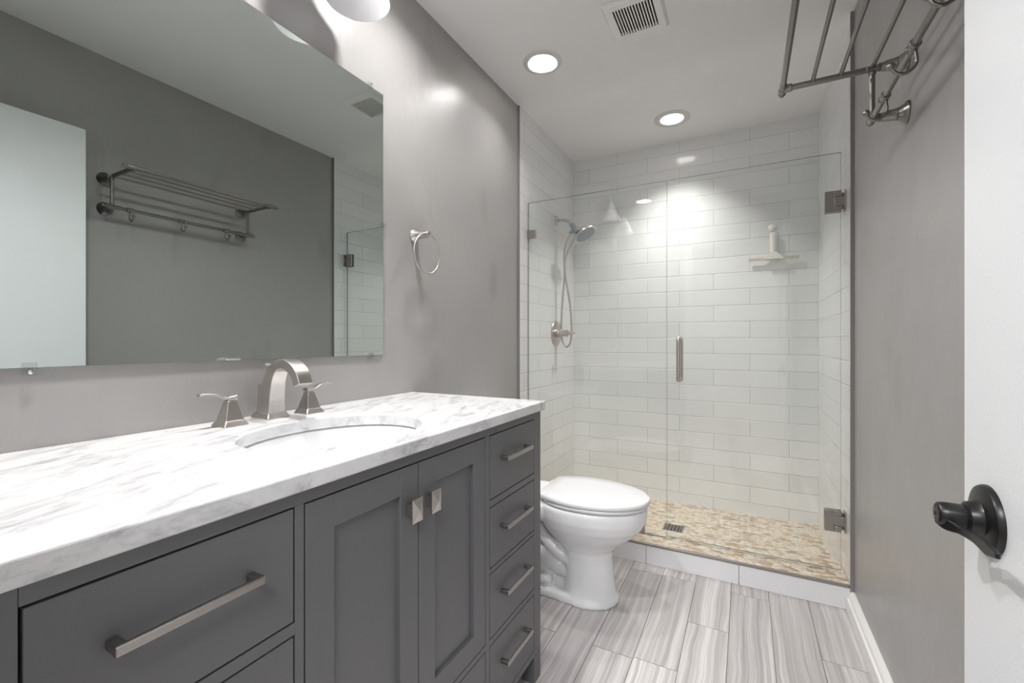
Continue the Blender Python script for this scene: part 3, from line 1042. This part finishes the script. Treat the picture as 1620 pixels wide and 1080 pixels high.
# ------------------------------------------------------------------ shower fittings on the left tiled wall
def build_shower_head():
    y = 2.785
    t = thing('handheld_shower', 'brushed nickel shower head with hand shower and hanging hose', 'shower head', (XTL, y, 1.917))
    MB().lathe([(0.031, 0), (0.031, 0.004), (0.026, 0.009), (0.014, 0.013)], (XTL + .0003, y, 1.9165), (1, 0, 0), 32).build('flange', M['nickel'], t)
    MB().tube(smoothpath([(XTL + .006, y, 1.9165), (-1.085, y, 1.9155), (-1.054, y, 1.906), (-1.034, y, 1.889), (-1.018, y, 1.868)], 6), 0.0105, 16).build('shower_arm', M['nickel'], t)
    d = Vector((0.60, 0, -0.80)).normalized()
    b = MB()
    b.lathe([(0.014, -0.012), (0.0175, 0.0), (0.0205, 0.02), (0.0235, 0.045), (0.0220, 0.058), (0.014, 0.066)], Vector((-1.021, y, 1.873)), d, 24)
    b.lathe([(0.0125, 0), (0.0125, 0.030), (0.0085, 0.042)], (-1.005, y - .004, 1.842), (-0.80, 0, -0.55), 18)
    b.build('diverter', M['grey_plastic'], t, smooth=40)
    # hand shower: round head with a curved handle
    n = Vector((0.53, -0.10, -0.845)).normalized()
    c = Vector((-0.931, y, 1.800))
    h = MB()
    h.lathe([(0.020, -0.034), (0.030, -0.028), (0.052, -0.018), (0.074, -0.010), (0.0795, -0.004), (0.0795, 0.003), (0.0760, 0.006), (0.0735, 0.0045), (0.070, 0.0045)], c, n, 44)
    back = c - n * 0.020
    h.tube(smoothpath([back + Vector((-0.030, 0, -0.018)), Vector((-0.998, y - .004, 1.772)), Vector((-1.022, y - .004, 1.735)), Vector((-1.049, y - .004, 1.690))], 6), [0.021 - 0.0085 * min(1, i / 10) for i in range(19)], 16)
    hs = h.build('hand_shower', M['nickel'], t, smooth=40)
    f = MB()
    f.lathe([(0.0690, 0.0), (0.0680, 0.0025), (0.0010, 0.0030)], c + n * 0.0035, n, 40)
    u, v, _ = frame_from(n)
    for rr, k in ((0.018, 6), (0.036, 12), (0.054, 18)):
        for i in range(k):
            a = 2 * PI * i / k
            f.lathe([(0.0032, 0), (0.0022, 0.003)], c + n * 0.006 + (u * math.cos(a) + v * math.sin(a)) * rr, n, 8)
    f.build('spray_face', M['grey_plastic'], hs, smooth=40)
    hp = smoothpath([(-1.049, y - .004, 1.690), (-1.066, y - .004, 1.655), (-1.0735, y - .002, 1.60), (-1.076, y, 1.53), (-1.085, y, 1.45), (-1.096, y, 1.32), (-1.100, y, 1.20), (-1.0925, y, 1.11), (-1.074, y, 1.068), (-1.057, y, 1.062),
                     (-1.037, y, 1.085), (-1.0265, y, 1.15), (-1.029, y, 1.25), (-1.040, y, 1.36), (-1.056, y - .004, 1.46), (-1.069, y - .012, 1.56), (-1.074, y - .014, 1.66), (-1.066, y - .014, 1.74), (-1.049, y - .008, 1.790), (-1.032, y - .004, 1.820)], 10)
    rr = [0.0064 + 0.0007 * (i % 2) for i in range(len(hp))]
    MB().tube(hp, rr, 10).build('hose', M['nickel'], t, smooth=60)
build_shower_head()

def build_valve():
    y, z = 2.779, 1.1525
    t = thing('shower_valve', 'round brushed nickel shower valve with a lever on the left tiled wall', 'shower valve', (XTL, y, z))
    MB().lathe([(0.0855, 0), (0.0855, 0.003), (0.082, 0.007), (0.060, 0.011), (0.036, 0.012)], (XTL + .0003, y, z), (1, 0, 0), 48).build('escutcheon', M['nickel'], t, smooth=30)
    k = MB()
    k.lathe([(0.029, 0.010), (0.029, 0.034), (0.0265, 0.036), (0.0265, 0.048), (0.022, 0.052), (0.021, 0.066), (0.023, 0.070), (0.023, 0.086), (0.014, 0.090), (0.0115, 0.105), (0.0115, 0.112)], (XTL, y, z), (1, 0, 0), 32)
    k.lathe([(0.0075, -0.030), (0.0085, -0.029), (0.0085, 0.060), (0.0075, 0.061)], (XTL + .116, y, z), (0, -1, -0.05), 16)
    k.build('lever', M['nickel'], t, smooth=35)
build_valve()

def build_drain():
    x, y, z = -0.3686, 2.685, 0.0161
    t = thing('shower_drain', 'square metal shower drain grate in the pebble floor', 'drain', (x, y, z))
    a = 0.054
    m = MB()
    for s in (-1, 1):
        m.box(x - a, x + a, y + s * (a - .004) - .004, y + s * (a - .004) + .004, z, z + .004)
        m.box(x + s * (a - .004) - .004, x + s * (a - .004) + .004, y - a, y + a, z, z + .004)
    for i in range(1, 6):
        q = -a + 2 * a * i / 6
        m.box(x + q - .0028, x + q + .0028, y - a + .004, y + a - .004, z, z + .0035)
        m.box(x - a + .004, x + a - .004, y + q - .0028, y + q + .0028, z, z + .0033)
    m.build('grate', M['pewter'], t, smooth=0)
    MB().box(x - a + .002, x + a - .002, y - a + .002, y + a - .002, z - .0003, z + .0010).build('drain_shade_plate', M['dark'], t, smooth=0)  # black plate standing in for the shade below the grate
build_drain()

def build_squeegee():
    x, z, yw = 0.149, 1.604, YB
    t = thing('squeegee', 'cream plastic squeegee hanging from a suction hook on the shower back wall', 'squeegee', (x, yw, z))
    MB().lathe([(0.026, 0.0003), (0.026, 0.002), (0.018, 0.007), (0.009, 0.011), (0.008, 0.020), (0.0105, 0.024), (0.003, 0.026)], (x - .002, yw, 1.792), (0, -1, 0), 32).build('suction_hook', M['plastic'], t)
    y = yw - 0.022
    h = MB()
    h.lathe([(0.010, 0), (0.0155, 0.004), (0.0165, 0.04), (0.0165, 0.09), (0.0185, 0.115), (0.0175, 0.124), (0.008, 0.128)], (x, y, 1.632), (0, 0, 1), 24, sx=1.0, sy=0.7)
    h.prism([(x - .052, 1.598), (x + .052, 1.598), (x + .052, 1.604), (x + .018, 1.640), (x - .018, 1.640), (x - .052, 1.604)], 'Y', y - .012, y + .010)
    h.build('handle', M['cream_plastic'], t, bevel=0.002, smooth=40)
    MB().box(x - .133, x + .133, y - .002, y + .006, 1.594, 1.612).build('blade', M['cream_rubber'], t, bevel=0.001)
build_squeegee()

# ------------------------------------------------------------------ toilet
def build_toilet():
    cy = 1.845
    t = thing('toilet', 'white elongated toilet with closed lid between the vanity and the shower curb', 'toilet', (-0.72, cy, 0))
    ZR = 0.413                                   # rim
    xt, xh = -0.350, -0.790                      # seat tip and hinge line
    def oval(x0, x1, hw, z, n=48, p=2.0, back=2.6):
        """egg outline: x0 back, x1 front tip"""
        xc = x0 + (x1 - x0) * 0.42
        out = []
        for i in range(n):
            a = 2 * PI * i / n
            c, s = math.cos(a), math.sin(a)
            if c >= 0:
                out.append((xc + (x1 - xc) * c, cy + hw * s, z))
            else:
                e = 2 / back
                out.append((xc - (xc - x0) * abs(c) ** e, cy + hw * math.copysign(abs(s) ** e, s), z))
        return out
    b = MB()
    # bowl and front column
    b.rings([oval(-0.700, -0.470, .118, 0.000), oval(-0.700, -0.470, .118, 0.012), oval(-0.698, -0.483, .108, 0.035), oval(-0.697, -0.494, .101, 0.10),
             oval(-0.698, -0.500, .098, 0.17), oval(-0.702, -0.495, .103, 0.215), oval(-0.735, -0.462, .120, 0.25), oval(-0.775, -0.415, .145, 0.285), oval(-0.800, -0.376, .166, 0.325),
             oval(-0.812, -0.358, .176, 0.360), oval(-0.816, -0.353, .179, 0.395), oval(-0.816, -0.356, .177, ZR - .004), oval(-0.812, -0.362, .172, ZR)])
    # rear shelf carrying the tank
    b.rings([[(x, cy + s, z) for x, s in ((-1.10, -.10), (-.76, -.135), (-.76, .135), (-1.10, .10))] for z in (0.335,)] +
            [[(x, cy + s, z) for x, s in ((-1.115, -.15), (-.76, -.165), (-.76, .165), (-1.115, .15))] for z in (0.365, 0.409)])
    # foot plate
    fp = [(-1.02, -.085), (-1.0, -.098), (-.70, -.110), (-.60, -.110), (-.60, .110), (-.70, .110), (-1.0, .098), (-1.02, .085)]
    b.rings([[(x, cy + s * k, z) for x, s in fp] for z, k in ((0.0, 1.0), (0.022, 1.0), (0.034, .93))])
    # trapway
    tp = smoothpath([(-0.66, cy, 0.27), (-0.72, cy, 0.20), (-0.80, cy, 0.115), (-0.885, cy, 0.11), (-0.935, cy, 0.175), (-0.965, cy, 0.265), (-1.0, cy, 0.32)], 6)
    b.tube(tp, [0.082 - 0.02 * i / (len(tp) - 1) for i in range(len(tp))], 20)
    tp = smoothpath([(-1.0, cy, 0.32), (-0.99, cy, 0.2), (-0.975, cy, 0.10), (-0.965, cy, 0.0)], 6)
    b.tube(tp, 0.062, 18)
    # web between and the moulded S-shaped ridges on both sides
    b.box(-0.98, -0.66, cy - .040, cy + .040, 0.01, 0.36)
    for s in (-1, 1):
        yy = cy + s * 0.066
        b.tube(smoothpath([(-0.86, yy, 0.345), (-0.825, yy, 0.30), (-0.775, yy, 0.235), (-0.715, yy, 0.185), (-0.66, yy, 0.165)], 6), 0.024, 14)
        b.tube(smoothpath([(-0.90, yy - s * .010, 0.30), (-0.865, yy - s * .010, 0.225), (-0.80, yy - s * .010, 0.155), (-0.73, yy - s * .010, 0.120), (-0.66, yy - s * .010, 0.11)], 6), 0.026, 14)
        b.sphere((-0.775, cy + s * .070, 0.062), 0.034, 20)
    o = b.build('bowl', M['porcelain'], t, smooth=180)
    rm = o.modifiers.new('weld', 'REMESH'); rm.mode = 'VOXEL'; rm.voxel_size = 0.0055; rm.use_smooth_shade = True
    sm = o.modifiers.new('soften', 'SMOOTH'); sm.iterations = 6; sm.factor = 0.5
    for s in (-1, 1):
        MB().lathe([(0.017, 0), (0.0165, 0.010), (0.012, 0.019), (0.003, 0.022)], (-0.84, cy + s * 0.078, 0.030), (0, 0, 1), 24).build('bolt_cap', M['plastic'], t)
    def slab(z0, z1, x0, x1, hw, r, name, mat, par):
        k = MB()
        k.rings([oval(x0 + r, x1 - r, hw - r, z0, 64), oval(x0 + r * .3, x1 - r * .3, hw - r * .3, z0 + r * .3, 64), oval(x0, x1, hw, z0 + r, 64), oval(x0, x1, hw, z1 - r, 64),
                 oval(x0 + r * .3, x1 - r * .3, hw - r * .3, z1 - r * .3, 64), oval(x0 + r, x1 - r, hw - r, z1, 64)])
        return k.build(name, mat, par, smooth=50)
    def lidoval(x0, x1, hw, z, n=64):
        xc, bb = x0 + (x1 - x0) * 0.40, 0.0
        ab = (xc - x0) / math.sqrt(1 - 0.66 ** 2)
        out = []
        th0 = math.acos(-(xc - x0) / ab)
        for i in range(n):
            a = -th0 + 2 * th0 * i / (n - 1)
            c, q = math.cos(a), math.sin(a)
            out.append((xc + ((x1 - xc) if c >= 0 else ab) * c, cy + hw * q, z))
        return out
    slab(ZR + .003, ZR + .019, xh, xt - .002, .178, 0.006, 'seat', M['seat_plastic'], t)
    lid = MB()
    z0, z1 = ZR + .0215, ZR + .041
    lid.rings([lidoval(xh, xt + .004, .180, z0, 64), lidoval(xh - .002, xt + .006, .182, z0 + .004, 64), lidoval(xh - .002, xt + .006, .182, z1 - .008, 64), lidoval(xh, xt + .003, .179, z1 - .003, 64), lidoval(xh + .004, xt - .006, .173, z1, 64), lidoval(xh + .05, xt - .08, .12, z1 + .001, 64)])
    lid.build('lid', M['seat_plastic'], t, smooth=40)
    for s in (-1, 1):
        MB().box(xh - .022, xh + .012, cy + s * .078 - .016, cy + s * .078 + .016, ZR - .006, ZR + .030).build('hinge', M['seat_plastic'], t, bevel=0.006, seg=3)
    tk = MB()
    def rr(x0, x1, hw, z):
        r = 0.03
        out = []
        for (sx, sy, a0) in ((x1 - r, cy + hw - r, 0), (x0 + r, cy + hw - r, 90), (x0 + r, cy - hw + r, 180), (x1 - r, cy - hw + r, 270)):
            for k in range(6):
                a = R(a0 + 18 * k)
                out.append((sx + r * math.cos(a), sy + r * math.sin(a), z))
        return out
    tk.rings([rr(-1.105, -0.955, .185, 0.405), rr(-1.115, -0.940, .205, 0.45), rr(-1.120, -0.930, .218, 0.735)])
    tk.build('tank', M['porcelain'], t, bevel=0.004, smooth=40)
    tl = MB()
    tl.rings([rr(-1.127, -0.920, .226, 0.736), rr(-1.129, -0.917, .229, 0.745), rr(-1.129, -0.917, .229, 0.762), rr(-1.120, -0.926, .219, 0.775)])
    tl.build('tank_lid', M['porcelain'], t, smooth=40)
    fl = MB()
    fl.cyl((-0.932, cy - .15, .685), (-0.918, cy - .15, .685), .011, None, 18)
    fl.box(-0.922, -0.914, cy - .155, cy - .085, .678, .690)
    fl.build('flush_lever', M['chrome'], t, bevel=0.002)
build_toilet()

# drop the helper property used for parenting
for o in bpy.data.objects:
    if 'w' in o.keys():
        del o['w']
